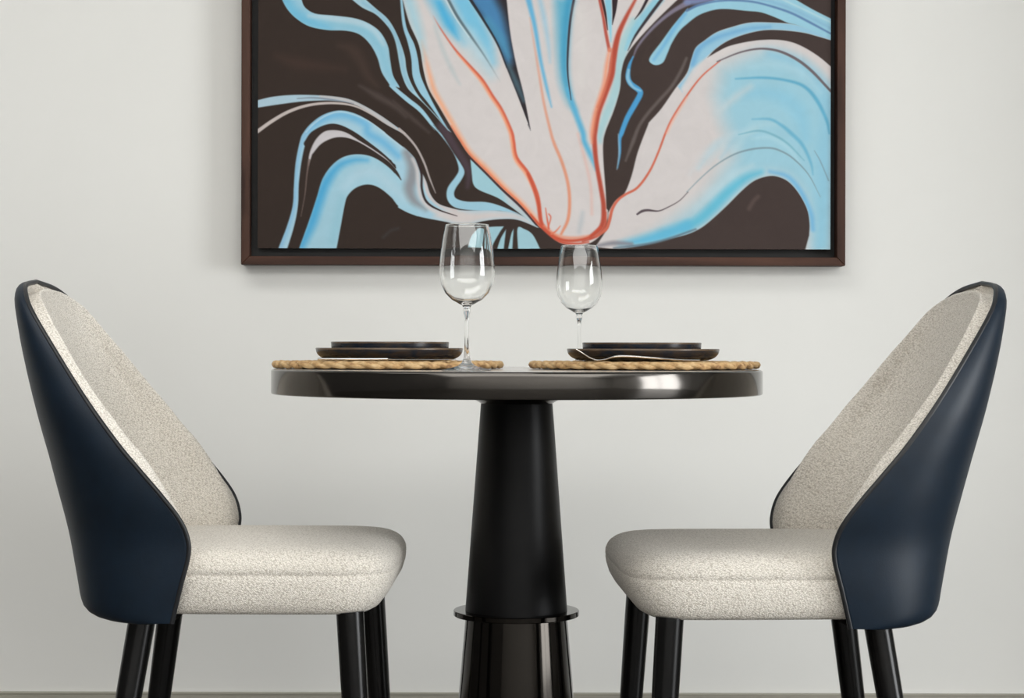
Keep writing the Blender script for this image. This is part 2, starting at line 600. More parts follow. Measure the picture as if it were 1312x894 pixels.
# arcs, left
fill(['A 50,680 160,655 300,643 450,645 580,655 680,675 780,720 880,780 960,835 F 100,55',
      'F 90,62 A 920,840 820,770 700,705 560,682 450,682 330,690 200,707 50,730'], 'a9c4d2', .9, keep='arc')
stroke('A 480,650 620,668 740,712 880,790 980,860', [4, 5, 5, 5, 3], 'c2bab8', 2, .8, 'arc')
stroke('A 320,668 430,662 560,676 700,700', [1, 2, 2, 1], '6d6f7c', 1, .6, 'arc')
stroke('F 60,30 120,85 180,160 230,260 265,360 305,460', [3.5, 3, 2.5, 2.5, 2, .8], 'b3aaa8', .8)
stroke('A 45,895 150,820 260,757 380,716 500,699 620,701 720,722 820,772 920,835 F 100,60', [4.6, 4.4, 4, 3.4, 3, 2.4, 2, 1.6, 1], 'c0b6b2', .8)
# the blue humps, lower left
fill(['E 190,845 250,690 290,550 298,420 310,260 340,110 A 365,894 420,830 500,775 600,748 700,765 800,815 900,885 E 930,70 1052,165 F 90,150 160,220 200,300 240,380 270,470 320,530 400,560 500,578 700,578 870,603 1000,692',
      'F 990,690 860,640 740,635 620,650 530,672 430,670 380,655 180,615 60,555 0,440 E 985,290 950,250 880,190 800,130 700,60 600,12 520,12 430,60 380,120 350,240 330,400 325,540 300,680 250,845'], 'a5cadb', .9, keep='M')
fill(['E 330,845 400,650 450,500 490,370 550,280 620,225 700,202 790,207 870,240 950,300 1015,370 F 100,380 150,500 200,615',
      'F 180,615 60,563 E 1000,538 920,460 850,415 780,405 710,430 660,480 640,540 610,700 583,845'], 'a0c8d8', .9, keep='M')
stroke('E 350,820 420,660 470,500 520,380 600,280 700,240 790,240', [8, 12, 13, 12, 8, 5, 2], '4ba4d2', 7, .95, 'M')
stroke('E 560,780 590,640 620,500', [10, 10, 6], '8fbfcf', 8, .7, 'M')
stroke('E 640,420 740,330 860,330 960,420 1052,500', [8, 12, 14, 14, 10], 'aecddb', 8, .8, 'M')
stroke('A 400,880 480,815 580,780 680,790 780,840 E 800,60 900,120 1000,210', [5, 8, 9, 9, 10, 10, 10, 8], '6eb3da', 6, .9, 'M')
stroke('E 210,820 270,660 305,500 315,300 350,120 400,30', [4, 4, 4, 4, 5, 5], '7fb4d6', 4, .8, 'M')
stroke('A 380,894 430,840 510,785 600,757 700,775 820,830 E 930,78 1052,172', 1.5, 'bcd5e2', 1, .8, 'M')
fill(['F 330,575 430,565 560,585 700,580 870,605 1000,692 860,640 740,635 620,650 530,672 430,670 300,620'], 'cfc7c5', 7, 1, clip='M')
stroke('F 110,190 150,270 150,350 130,430 160,510 240,570', [10, 14, 15, 14, 10, 3], '8d9095', 6, .95, 'M')
stroke('F 150,230 180,300 190,400 210,490 280,570 380,610', [3, 4, 5, 6, 6, 5], 'cfcaca', 3, .95, 'M')
stroke('F 225,300 240,400 270,480 340,540 440,575', [4, 5, 6, 6, 5], 'cdc3c2', 2, .95, 'M')
stroke('F 180,232 210,330 213,430 245,520 330,575 450,615', [3.5, 3, 3, 3, 2, .8], '35292a', .7)
stroke('F 0,245 30,290', [3, .5], '3a302b', .8)
# dark slits and white crescent between the humps
stroke('E 985,292 950,250 880,190 800,130 700,60 600,14 520,16 430,66 385,130', [.8, 2.5, 3.5, 4, 4.5, 5, 6, 8, 8], '362c28', .8)
fill(['E 395,280 402,200 440,110 500,50 570,38 650,55 740,110 830,165 920,230 985,300', 'E 900,222 810,162 720,112 640,87 560,92 480,132 420,202'], 'c6c2c5', .9)
stroke('E 400,240 385,340 372,470 345,620', [3, 1.6, 1.2, .6], '7a6963', .8, .8)
stroke('E 830,190 920,250 985,320 1020,372', [1, 4, 4, 1], '362c28', .8)
# sliver and segments, bottom centre
fill(['F 540,232 640,330 760,450 880,560 990,690', 'F 930,642 880,602 800,542 720,490 600,440 560,400 550,330'], '9fc8d4', .8, keep='sl')
fill(['F 760,440 880,560 990,690 930,642 880,602 800,542'], 'c5c6c8', 6, .9, clip='sl')
fill(['F 525,845 545,780 600,720 660,690 765,684', 'F 740,720 695,800 685,845'], '9dc4cf', .8)
fill(['F 718,845 745,765 780,705', 'F 772,770 764,845'], '9dc4cf', .7)
fill(['F 793,845 815,740 832,700', 'F 826,770 822,845'], '9dc4cf', .7)
fill(['F 862,845 858,698 900,700 960,740 1015,845'], '9fc6d2', .8)

# the central flower
fill(['B 80,-15 130,160 195,310 225,480 260,600 330,720 430,890 F 470,110 530,200 640,310 760,430 880,540 1000,680 G 80,700 190,790 300,810 400,795 480,730 515,640 520,575',
      'G 510,560 505,450 490,250 488,120 C 505,880 560,740 600,600 610,480 640,380 720,270 850,130 1000,-15'], 'd2cccb', .9, keep='P1')
# blue washes at the top
stroke('B 120,-10 160,120 200,260 225,400', [14, 14, 10, 2], 'a5cbd8', 8, .9, 'P1')
stroke('B 290,-20 400,150 500,280', [16, 22, 8], '74bbda', 10, 1, 'P1')
stroke('B 330,20 390,150 460,260', [6, 8, 3], '4daedb', 5, .9, 'P1')
stroke('B 470,-20 560,150 640,290 690,420', [26, 26, 20, 8], '7ac0de', 10, 1, 'P1')
stroke('B 520,250 600,370 680,500', [20, 22, 10], 'b2cfda', 12, .8, 'P1')
stroke('B 300,180 360,350 420,480 470,570', [3, 5, 5, 1], 'b9c2c4', 4, .8, 'P1')
stroke('B 385,-10 450,110 540,240 640,385 740,550', [4, 4, 3, 1.6, .5], '56686f', 1.4, .9, 'P1', [1, 1, .9, .7, .1])
stroke('B 375,0 440,120 530,250', [2, 2, 1], 'd0dfe3', 1.2, .8, 'P1')
# blue-black wedge
fill(['B 545,-15 625,130 722,295 780,450 860,650 930,835', 'B 945,870 900,640 850,440 810,230 783,-15'], '2f292d', .8, keep='W')
stroke('B 610,-20 690,110 750,260 800,420', [30, 26, 18, 6], '4a82b0', 9, 1, 'W')
stroke('B 650,150 740,260 800,380', [14, 12, 5], '4f93b4', 6, .7, 'W')
stroke('B 800,440 850,560 900,680', [4, 7, 4], '4c6672', 4, .9, 'W')
stroke('B 535,-10 625,130 722,295 785,455', [4, 3, 2.4, 1.5], '2c2d33', .9)
stroke('B 930,840 945,880', [1.5, .4], '55555a', 1, .8)
# red veins of the left petal
stroke('B 210,280 240,400 270,520 300,620 360,730 445,880 F 480,105 540,195 650,300 770,425 890,535 1010,670', [2, 4, 5, 6, 6, 6, 7, 7, 7, 7, 6, 5], 'eba883', 4, .9, 'P1', [.3, .7, 1, 1, 1, 1, 1, 1, 1, 1, 1, 1])
stroke('F 410,10 475,112 535,202 645,312 765,432 885,542 1005,680', [2, 3, 3.4, 3.6, 3.8, 4, 4], 'e07a58', 2, .95, 'P1')
stroke('F 530,212 640,322 760,444 880,555 985,672', [2, 2, 2, 2.4, 2], '4a3236', 1)
stroke('B 290,110 330,180 390,270 450,350 540,450 620,540 690,650 750,740 815,885 F 830,110 850,220 930,330 990,470 1008,580 1020,690', [1, 1.6, 2, 2.6, 3.4, 4, 4, 4, 4.4, 4.4, 4.6, 4.8, 4.6, 4.4, 4], 'cf6048', 1.4, 1, 'P1', [.2, .8, .9, 1, 1, 1, 1, 1, 1, 1, 1, 1])
stroke('B 450,362 540,464 614,552 682,660 742,750 800,880 F 816,110 840,230 915,335 978,470 1000,580', [1, 2, 3, 3, 3, 3, 3, 3, 3, 3, 2], 'f0a27c', 2, .9, 'P1')
# middle petal
stroke('B 930,-10 975,180 1012,400 C 110,600 140,720', [7, 5, 4, 3.4, 1], '63b0d8', 2.5, .95, 'P1')
stroke('C 60,-10 90,120 120,300 130,420', [5, 6, 4, 1], '9cc5da', 4, .8, 'P1')
stroke('B 940,120 970,300 1000,480 C 90,700 135,890 G 160,130 210,250 250,390 262,520 250,640 205,735', [1, 2, 3, 3.4, 3.6, 4, 4, 4, 4, 4, 3], 'dd8c6c', 1.6, .95, 'P1', [.4, .8, 1])
fill(['C 295,-15 265,150 250,350 250,500 275,680', 'C 300,740 250,690 200,560 180,380 170,200 160,-15'], '62aeca', 9, .95, 'P1b', 'P1')
stroke('C 262,-15 240,150 228,350 232,500 260,640', [10, 9, 8, 6, 4], '3f99c0', 5, .8, 'P1')
stroke('C 250,600 295,740 350,890 G 360,110 400,195 440,300', [5, 7, 7, 7, 6, 2], '5cafd4', 3.4, .95, 'P1')
stroke('C 292,-12 265,150 250,350 250,500 272,672', [3.4, 3, 2.6, 2, 1], '3d3b43', .9)
stroke('G 320,60 370,250 405,420 412,600', 3, 'e0b0a4', 3, .6, 'P1')
stroke('G 350,590 340,650 325,720', [3, 5, 3], 'a9b5bc', 5, .6, 'P1')
stroke('C 330,60 350,300 340,560', 12, 'd9d5d2', 10, .6, 'P1')
# upper right strands
stroke('C 700,150 645,260 605,400 592,520 560,650 500,800 470,894 G 468,110', [12, 13, 13, 12, 12, 11, 9, 5], 'a7ccd2', 4, .95, 'P1')
stroke('C 870,-15 750,130 680,240 640,330', [12, 11, 8, 3], '8fc6d8', 3, .95, 'P1')
stroke('C 520,-15 530,110 538,220 540,280', [9, 6, 3, 1], '8cc6da', 1.5, 1, 'P1')
stroke('C 568,-15 562,80 550,165', [8, 4.5, .6], '33282c', .8)
stroke('C 478,-15 502,90 518,200', [4, 3, 1], '3b2a2c', .8)
stroke('C 462,-10 488,110 508,230 530,340', [3.4, 3.6, 4, 4], 'b5584a', 1.4)
stroke('C 790,-15 745,70 700,130', [4, 3, .6], '33292e', .8)
stroke('C 890,-15 800,105 705,240 655,340', [4, 4, 3, .6], '3a3338', .8)
stroke('C 712,-15 640,120 588,240 556,400 540,510 495,640 452,760 430,894 G 430,120 442,250 472,420 492,560 478,680 400,755', [3, 5, 6.5, 8, 8.5, 8, 7.5, 7, 6, 5.5, 5.5, 6, 6, 4], 'b24f3e', 1.8, 1)
stroke('C 530,330 512,440 495,560 465,660 432,770 412,890 G 412,120', [3, 5, 5, 5, 5, 5, 2], 'ea9c7c', 3, .9, 'P1')
stroke('C 548,330 535,470 500,600 452,720', [2, 3, 3, 2], 'd2735a', 2, .8)
# red base of the flower
stroke('G -20,330 25,440 52,540 66,640 110,712 200,770 300,778 400,752 470,690', [3, 3.6, 3.8, 4, 4.6, 4.6, 4, 4, 3.4], 'c4553f', 1.8)
stroke('G 0,605 80,695 190,782 300,800 390,788', [2, 3, 3, 2.4, 1.6], 'c9563f', 1.5)
stroke('G 90,680 180,745 290,760 390,745', [2, 3.4, 3, 1.6], 'e58f6f', 2.4, .8, 'P1')
stroke('G 100,560 112,640 122,700', [1, 2, 2.4], 'd4674e', 1)
stroke('G 122,600 135,625 118,690', [1.5, 1.5, 1.5], 'd4674e', 1)
stroke('G 200,680 170,715 140,735', [1, 2, 2], 'd97a5e', 1)
stroke('G 505,590 500,680 440,750 350,785', [2, 3, 3, 2], 'bb5340', 1.5)

# right petal and its ribbons
fill(['G 522,590 570,512 632,460 680,340 722,180 790,0 C 800,820 880,730 970,600 D 0,490 30,400 60,320 120,270 200,215 300,180 420,150 560,148 720,160 850,200 990,260',
      'D 990,272 880,240 780,215 640,200 520,200 400,225 280,270 190,330 140,385',
      'D 200,350 280,310 400,280 520,265 650,268 760,300 880,370 990,460',
      'H 990,850 795,850',
      'H 825,740 828,660 810,560 750,450 680,375 600,342 530,345 450,375 370,440 260,550 150,650 80,700 0,735 G 950,762 800,800 600,832 430,822',
      'G 450,800 490,740 520,690'], 'd1cbca', .9, keep='P2')
fill(['D 240,470 420,380 540,345 700,390 990,640', 'H 990,850 845,850 830,640 760,470 680,380 600,345 530,345 450,375 370,440 260,550 150,650 0,735 G 900,770 700,800',
      'G 850,740 H 0,590 120,490 240,330 320,180 D 250,820 200,640'], '9bc8d8', 20, 1, clip='P2')
stroke('D 560,360 760,440 900,580 960,760 H 930,150 920,500 900,800', [10, 20, 22, 20, 20, 18, 16], '8cc2d8', 10, .8, 'P2')
stroke('D 380,640 520,620 660,660 760,760 H 800,80', [6, 14, 18, 18, 12], '8ac3da', 10, .7, 'P2')
for k_, (a_, b_) in enumerate([(0, 0), (60, 40), (130, 70), (210, 110), (290, 150)]):
    stroke('H %d,%d %d,%d %d,%d' % (20 + a_, 330 - b_, 150 + a_, 170 - b_, 330 + a_, 60 - b_ // 2), [3, 12, 4], ['c9cdd0', 'aecfdb', 'c2cfd4', '98c8da', 'b0d2dc'][k_], 6, .55, 'P2')
stroke('H 60,560 200,430 320,330 440,270', [4, 10, 10, 4], 'b9d2da', 6, .7, 'P2')
stroke('H 440,90 560,80 680,150 760,250', [2, 5, 5, 2], 'b0d5e0', 4, .6, 'P2')
stroke('D 420,450 600,430 780,490 900,620', [3, 10, 10, 3], 'aed2de', 7, .6, 'P2')
stroke('D 200,760 330,650 430,580', [4, 8, 4], 'c3ced2', 7, .8, 'P2')
# second ribbon stays blue
fill(['C 990,580 D 0,500 30,400 60,320 120,270 200,215 300,180 420,150 560,148 720,160 850,200 990,260',
      'D 990,272 880,240 780,215 640,200 520,200 400,225 280,270 190,330 120,400 40,510 -30,620'], '93c3da', 1.5, .95, clip='P2')
stroke('D 40,430 80,330 170,265 280,225 420,190 560,178', [7, 7, 6, 5, 4, 3], '6fa9d2', 4, .8, 'P2')
stroke('D -20,600 60,480 150,400 280,325 420,290', [8, 10, 8, 7, 3], 'd5cfce', 3, .9, 'P2')
# upper ribbon
fill(['C 1060,50 960,170 880,280 812,370 800,412 840,437 890,420 920,360 950,290 1000,210 1052,160 D 80,100 180,65 270,58 400,70 500,80 600,115 680,150 740,165 850,205 990,265',
      'D 990,130 850,60 720,-15', 'D 220,-15 100,25 0,72'], '98c8da', .9, keep='S3')
stroke('C 830,400 900,300 960,200 1040,90', [3, 4, 5, 4], '6fb0d8', 3, .85, 'S3')
stroke('D 0,70 80,32 200,5 330,0 450,10 560,36 700,82 830,147 975,225', [3, 3, 2.4, 2.4, 2.4, 2.6, 3, 3, 2], '5d7ea8', 1.2, .95)
stroke('D 480,-10 640,30 800,100 980,190', [3, 5, 5, 3], '86b4d0', 3, .8, 'S3')
stroke('D 640,-10 780,55 980,150', [2, 2, 2], 'b8d6de', 1.5, .8, 'S3')
stroke('C 1060,15 960,72 870,142 790,222 720,312 690,385', [7, 5, 4, 3.4, 2.6, 1], '857f92', 1.6, .9)
stroke('C 1052,10 D 60,5 160,-10', [8, 8, 6], '7f8db6', 3, .9)
# marks in the dark wedge
stroke('C 690,380 665,440 655,510 672,560 725,602 738,632 700,705 650,795 612,894 G 600,95 600,190 585,290', [1.5, 4, 6, 6.5, 7, 7, 7, 6.5, 6, 4, 3, .8], '4d9bcd', 1.2)
stroke('C 660,470 655,530 690,585 740,610', [3, 4, 3, 2], '9cc7d8', 1.5, .8)
stroke('G 590,60 596,190 580,300', [1, 2, 1], '9fb4c0', 1, .7)
stroke('C 1050,390 1010,480 950,580 870,670 790,762 730,850 G 690,110 640,240', [3, 4, 4, 4, 4, 4, 5, 2], '6b625f', 2, .8)
# lines of the right petal
stroke('D 225,405 100,512 0,642 C 960,785 910,890 G 860,182 800,312 720,420 640,466 588,505 550,565 530,645 505,705 440,752', [1.6, 2, 2.4, 2.6, 2.6, 2.6, 3, 3, 3.2, 3.6, 4, 4, 3], 'cb6a54', 1)
stroke('D 0,655 C 965,800 918,894', 3, 'eab29e', 2, .6, 'P2')
stroke('D 205,412 340,356 450,329 540,326 640,347 750,402 850,482 970,610', [1.5, 2, 2.4, 2.8, 3.2, 3.6, 3.6, 3], '6d6469', .9)
stroke('D 330,528 500,520 640,532 780,572 870,662 940,800 960,894', [1.5, 3, 3, 4, 4.6, 4, 2], '5fa9c8', 1.8, .9, 'P2')
stroke('D 440,800 560,800 640,842 H 700,50 780,132 835,250 850,330', [1, 3, 4, 5, 4.4, 3, 1], '68aecb', 2, .85, 'P2')
stroke('H 350,62 480,36 580,62 680,122 790,235', [1, 2.4, 2.6, 2.4, 1], '77b0c2', 1.4, .85, 'P2')
stroke('H 0,450 100,350 200,265 320,195 440,160 560,152 640,175 720,225 820,330 900,480', [1, 1.3, 1.6, 2, 2.4, 2.4, 2.2, 2, 1.4, .6], '7d95a0', .9, .85)
stroke('G 718,600 750,580 790,573 860,578 920,555 1000,510 1060,450', [2.4, 3.4, 3, 1.6, 1.2, 1, .8], '584d52', .8)
stroke('H 860,170 900,240 955,370', [.8, 1.6, 1.4], '7c97a6', .9, .8)
stroke('H -20,690 80,640 180,550 290,440 400,355 500,315', [10, 12, 13, 12, 9, 5], '66bcd6', 6, .95, 'P2')
stroke('H 560,310 680,345 770,450 835,590 850,700', [3, 5, 6, 6, 5], '6fb2da', 4, .9, 'P2')
stroke('G 600,800 760,775 900,735 1052,680', [4, 12, 16, 14], '62b7d8', 7, .95, 'P2')
stroke('G 455,812 560,795 680,800', [4, 6, 4], '8b8a92', 3, .95, 'P2')
stroke('G 560,828 760,805 920,768 H 60,700', [2, 3, 3, 2], '5c6f7c', 1.6, .8)

lin = np.where(IMG <= .04045, IMG / 12.92, ((IMG + .055) / 1.055) ** 2.4)
lin = np.clip(lin * 1.08, 0, .86)
# grid of vertices: the part of the canvas in view finely, the rest above continues in the same swirls
rows = list(range(len(GY)))
zs = []
yy = [RY1 - FD + .012 - oy] * 1
col_rows = []
NX = len(GX)
xs_t = np.linspace(cx0, cx1, NX)
gz = np.array([wx(696, v, S_CV)[1] for v in GY])
keep = [k for k in rows if cz0 - .002 <= gz[k] <= cz1]
vis_top = gz[keep[0]]
top_rows = np.arange(vis_top + .004, cz1, .004)[::-1]
Zs = list(top_rows) + [vis_top] + [gz[k] for k in keep[1:]]
Zs[-1] = max(Zs[-1], cz0)
Zs[0] = cz1
R_ = np.array([(UU[0] - 656) / 1.0])
cols = []
for z in top_rows:
    dv = (z - vis_top) * S_CV
    k = min(int(dv / .8), len(GY) - 1)
    shift = int(18 * math.sin(dv / 60.0) / .8 * (dv / 120.0))
    cols.append(np.roll(lin[k], shift, axis=0))
cols.append(lin[keep[0]])
for k in keep[1:]:
    cols.append(lin[k])
cols = np.array(cols)
NR = len(Zs)
# sample colours at true canvas columns (allowing for the camera's small roll)
VX = np.zeros((NR, NX, 3), np.float32)
VX[..., 0] = xs_t[None, :] - ox
VX[..., 1] = cyf - oy
VX[..., 2] = np.array(Zs)[:, None] - oz
for r in range(NR):
    vpix = 447 - (Zs[r] - EYE) * S_CV
    src_u = 656 + xs_t * S_CV - ROLL * (vpix - 447)
    pos = np.interp(src_u, GX, np.arange(NX))
    lo = np.clip(pos.astype(int), 0, NX - 2)
    fr = (pos - lo)[:, None]
    cols[r] = cols[r][lo] * (1 - fr) + cols[r][lo + 1] * fr
idx = np.arange(NR * NX).reshape(NR, NX)
quads = np.stack([idx[:-1, :-1], idx[1:, :-1], idx[1:, 1:], idx[:-1, 1:]], -1).reshape(-1, 4)
me = bpy.data.meshes.new('painted_surface')
me.vertices.add(NR * NX)
me.vertices.foreach_set('co', VX.reshape(-1))
nq = len(quads)
me.loops.add(nq * 4)
me.loops.foreach_set('vertex_index', quads.reshape(-1).astype(np.int32))
me.polygons.add(nq)
me.polygons.foreach_set('loop_start', np.arange(0, nq * 4, 4, dtype=np.int32))
me.polygons.foreach_set('loop_total', np.full(nq, 4, dtype=np.int32))
me.update()
me.validate()
ca = me.color_attributes.new('paint', 'FLOAT_COLOR', 'POINT')
ca.data.foreach_set('color', np.concatenate([cols, np.ones((NR, NX, 1))], -1).astype(np.float32).reshape(-1))
me.materials.append(M['paint'])
ps = link(bpy.data.objects.new('painted_surface', me), cv)

# ------------------------------------------------------------------ the table
TX, TR, TH = 0.008, 0.400, 0.75
tb = thing('pedestal_table', 'round table with gunmetal edge on a tapered black pedestal', 'table', (TX, 0, 0))
lathe('tabletop', [(0, TH - .004), (0, TH), (TR - .010, TH), (TR - .010, TH - .004)], M['stone'], tb, 128, closed=False)
lathe('edge_band', [(0, TH - .0402), (TR - .0025, TH - .0402), (TR - .0008, TH - .0395), (TR, TH - .038), (TR, TH - .0032), (TR - .0006, TH - .0020), (TR - .0025, TH - .0006), (TR - .004, TH), (TR - .0098, TH), (TR - .0098, TH - .005), (0, TH - .005)], M['gun'], tb, 192, sharp=60)
lathe('mounting_flange', [(0, TH - .0405), (.082, TH - .0405), (.082, TH - .0435), (.062, TH - .054), (.0595, TH - .056), (0, TH - .056)], M['gun'], tb, 96)
ring_z = .3555
lathe('upper_column', [(0, TH - .0555), (.0583, TH - .0555), (.0590, TH - .058)] + [(.0590 + (.0836 - .0590) * t, (TH - .058) + (ring_z - TH + .058) * t) for t in (.25, .5, .75, 1)] + [(0, ring_z)], M['black'], tb, 96)
lathe('collar_ring', [(0, ring_z - .0088), (.1020, ring_z - .0088), (.1030, ring_z - .0078), (.1030, ring_z - .001), (.1020, ring_z), (0, ring_z)], M['bronze'], tb, 128)
lathe('lower_column', [(0, ring_z - .009), (.0832, ring_z - .009), (.1110, .014), (0, .014)], M['bronze'], tb, 128)
lathe('base_plate', [(0, 0), (.196, 0), (.200, .003), (.200, .010), (.196, .014), (0, .014)], M['bronze'], tb, 128)

# ------------------------------------------------------------------ the chairs
PX = -0.40                                   # pivot of the left chair in plan; outline data below is given in world x
RIM = [(-.513, .235, .366), (-.499, .243, .42), (-.486, .247, .47), (-.487, .250, .497), (-.498, .256, .525), (-.523, .261, .559), (-.558, .262, .60),
       (-.592, .260, .64), (-.638, .250, .70), (-.690, .221, .77), (-.742, .175, .838), (-.763, .135, .868), (-.775, .085, .884), (-.782, .0, .8915)]
rim_s = catmull(RIM, 12)
BACK = [(-.636, .366), (-.660, .3678), (-.678, .376), (-.686, .391), (-.692, .42), (-.710, .50), (-.730, .58), (-.755, .68), (-.778, .78), (-.789, .84), (-.794, .866), (-.793, .882), (-.787, .8915)]
bz = np.array([b[1] for b in BACK])
bx_ = np.array([b[0] for b in BACK])
back_s = catmull(BACK, 10)
def back_x(z):
    return np.interp(z, back_s[:, 1], back_s[:, 0])
rz_sorted = rim_s[np.argsort(rim_s[:, 2])]
def rim_at(z):
    return (np.interp(z, rz_sorted[:, 2], rz_sorted[:, 0]), np.interp(z, rz_sorted[:, 2], rz_sorted[:, 1]))
ZT = .8915
zr = [.366, .3668, .3695, .374, .381, .388, .397, .41, .425, .445] + list(np.linspace(.47, .80, 26)) + [.818, .836, .849, .860, .869, .876, .8815, .8855, .8882, .890, .8910]
NS = 49
svals = [math.copysign(1 - (1 - abs(t)) ** 1.6, t) for t in np.linspace(-1, 1, NS)]
NEXP = 2.35
def shell_pt(z, s):
    xr, yr = rim_at(z)
    xb = float(back_x(z))
    a = abs(s) * PI / 2
    ne = NEXP + .45 * min(max((.62 - z) / .25, 0.0), 1.0)
    y = yr * math.sin(a) ** (2 / ne)
    x = xr - (xr - xb) * max(math.cos(a), 0) ** (2 / ne)
    return Vector((x - PX, math.copysign(y, s) if s else 0.0, z))

def grid_faces(nr, nc):
    return [(r * nc + c, r * nc + c + 1, (r + 1) * nc + c + 1, (r + 1) * nc + c) for r in range(nr - 1) for c in range(nc - 1)]

def build_chair(name, label, loc, rz):
    ch = thing(name, label, 'chair', loc, rz, 'upholstered dining chairs at the round table')
    # outer leather shell
    V = [shell_pt(z, s) for z in zr for s in svals]
    F = grid_faces(len(zr), NS)
    top = len(V)
    V.append(Vector((-.7845 - PX, 0, ZT)))
    b = (len(zr) - 1) * NS
    F += [(b + c, b + c + 1, top) for c in range(NS - 1)]
    sh = mesh_obj('shell', V, F, M['leather'], ch, True)
    bm = bmesh.new(); bm.from_mesh(sh.data)
    bmesh.ops.recalc_face_normals(bm, faces=bm.faces)
    # make the outer side face outwards
    bm.faces.ensure_lookup_table()
    f = min(bm.faces, key=lambda f: f.calc_center_median().x)
    if f.normal.x > 0:
        bmesh.ops.reverse_faces(bm, faces=bm.faces)
    bm.to_mesh(sh.data); bm.free()
    so = sh.modifiers.new('thickness', 'SOLIDIFY'); so.thickness = .003; so.offset = 1
    # underside of the shell
    lo = [shell_pt(zr[0] + .0005, s) for s in svals]
    mesh_obj('shell_base', lo, [tuple(range(len(lo)))], M['under'], sh, False)
    # piping along the rim
    rp = [Vector((p[0] - PX, -p[1], p[2])) for p in rim_s] + [Vector((p[0] - PX, p[1], p[2])) for p in rim_s[::-1][1:]]
    tube('piping', rp, .0040, M['piping'], sh, 10)
    # inner upholstered pad
    zp = [.43, .45] + list(np.linspace(.47, .80, 30)) + [.812, .826, .839, .850, .860, .868, .875, .8805, .8845, .8875, .8895, .8908]
    NP = 65
    sp = [math.copysign(1 - (1 - abs(t)) ** 2.0, t) for t in np.linspace(-1, 1, NP)]
    G = np.array([[shell_pt(z, s) for s in sp] for z in zp])
    nrm = np.zeros_like(G)
    du = np.gradient(G, axis=1); dv = np.gradient(G, axis=0)
    nrm = np.cross(dv, du)
    ln = np.linalg.norm(nrm, axis=2, keepdims=True)
    nrm = nrm / np.maximum(ln, 1e-9)
    # orient inwards (towards +x / axis)
    ctr = np.array([-.60 - PX, 0, 0])
    sign = np.sign(((ctr - G) * np.array([1, 1, 0]) * nrm).sum(2, keepdims=True))
    nrm = nrm * np.where(sign == 0, 1, sign)
    d = np.full(G.shape[:2], 1e9)
    for sg in (-1, 1):
        rl = np.array([[p[0] - PX, sg * p[1], p[2]] for p in rim_s])
        for A_, B_ in zip(rl[:-1], rl[1:]):
            ab = B_ - A_
            t = np.clip(((G - A_) @ ab) / max(ab @ ab, 1e-12), 0, 1)
            d = np.minimum(d, np.linalg.norm(G - A_ - t[..., None] * ab, axis=2))
    wd, th = .036, .036
    q = np.clip(d / wd, 0, 1)
    gfun = np.sqrt(np.clip(1 - (1 - q) ** 2, 0, 1))
    hfun = np.where(q < .4, np.sin(np.clip(q / .4, 0, 1) * PI / 2), .5 + .5 * np.cos(np.clip((q - .4) / .6, 0, 1) * PI)) * .025
    zz = G[:, :, 2]
    f1 = np.clip((zz - .49) / .12, 0, 1)
    f2 = np.clip((.8915 - zz) / .125, 0, 1)
    fade = (.08 + .92 * f1 * f1 * (3 - 2 * f1)) * (.25 + .75 * f2 * f2 * (3 - 2 * f2))
    f3 = np.clip((zz - .80) / .08, 0, 1)[..., None]
    Fdir = np.array([.79, 0, .62]) * (1 - f3) + np.array([.50, 0, .866]) * f3
    Q = G + nrm * (.001 + th * gfun)[..., None] + Fdir * (hfun * fade)[..., None]
    V = [tuple(v) for v in Q.reshape(-1, 3)]
    F = grid_faces(len(zp), NP)
    t0 = len(V)
    V.append(tuple(Q[-1, NP // 2] + np.array([0, 0, .0008])))
    b = (len(zp) - 1) * NP
    F += [(b + c, b + c + 1, t0) for c in range(NP - 1)]
    pd = mesh_obj('back_pad', V, F, M['fabric'], ch, True)
    # seat cushion
    levels = [(.3765, .060), (.3752, .026), (.3770, .013), (.3830, .005), (.395, .001), (.41, -.0015), (.425, -.001), (.4350, .0000), (.4370, .0012), (.4385, .0012), (.4405, .0000), (.448, .0005), (.4555, .0035), (.462, .008), (.4675, .0150),
              (.4715, .0235), (.4742, .033), (.4760, .045), (.4773, .065), (.478, .10), (.4785, .15), (.479, .20)]
    x0, x1, hw, R = -.665, -.180, .229, .075
    NSEAT = 120
    def outline(inset, z):
        pts = []
        hx = (x1 - x0) / 2 - inset
        hy = hw - inset
        cx = (x0 + x1) / 2
        e = 6.5 if inset < .05 else 5.0
        for i in range(NSEAT):
            a = 2 * PI * i / NSEAT
            c, s = math.cos(a), math.sin(a)
            k = (abs(c) ** e + abs(s) ** e) ** (-1 / e)
            x = cx + hx * c * k
            y = hy * s * k
            fr = max(0.0, (x - cx) / hx)
            x -= .024 * max(0, (.437 - z) / .061) ** 1.3 * fr ** 4
            back = max(0.0, -(x - cx) / hx)
            y *= 1 - .10 * back ** 2
            pts.append((x - PX, y, z))
        return pts
    V = []
    for z, ins in levels:
        V += outline(ins, z)
    F = []
    for r in range(len(levels) - 1):
        for i in range(NSEAT):
            j = (i + 1) % NSEAT
            F.append((r * NSEAT + i, r * NSEAT + j, (r + 1) * NSEAT + j, (r + 1) * NSEAT + i))
    F.append(tuple(range(NSEAT - 1, -1, -1)))
    F.append(tuple((len(levels) - 1) * NSEAT + i for i in range(NSEAT)))
    seat = mesh_obj('seat_cushion', V, F, M['fabric'], ch, True)
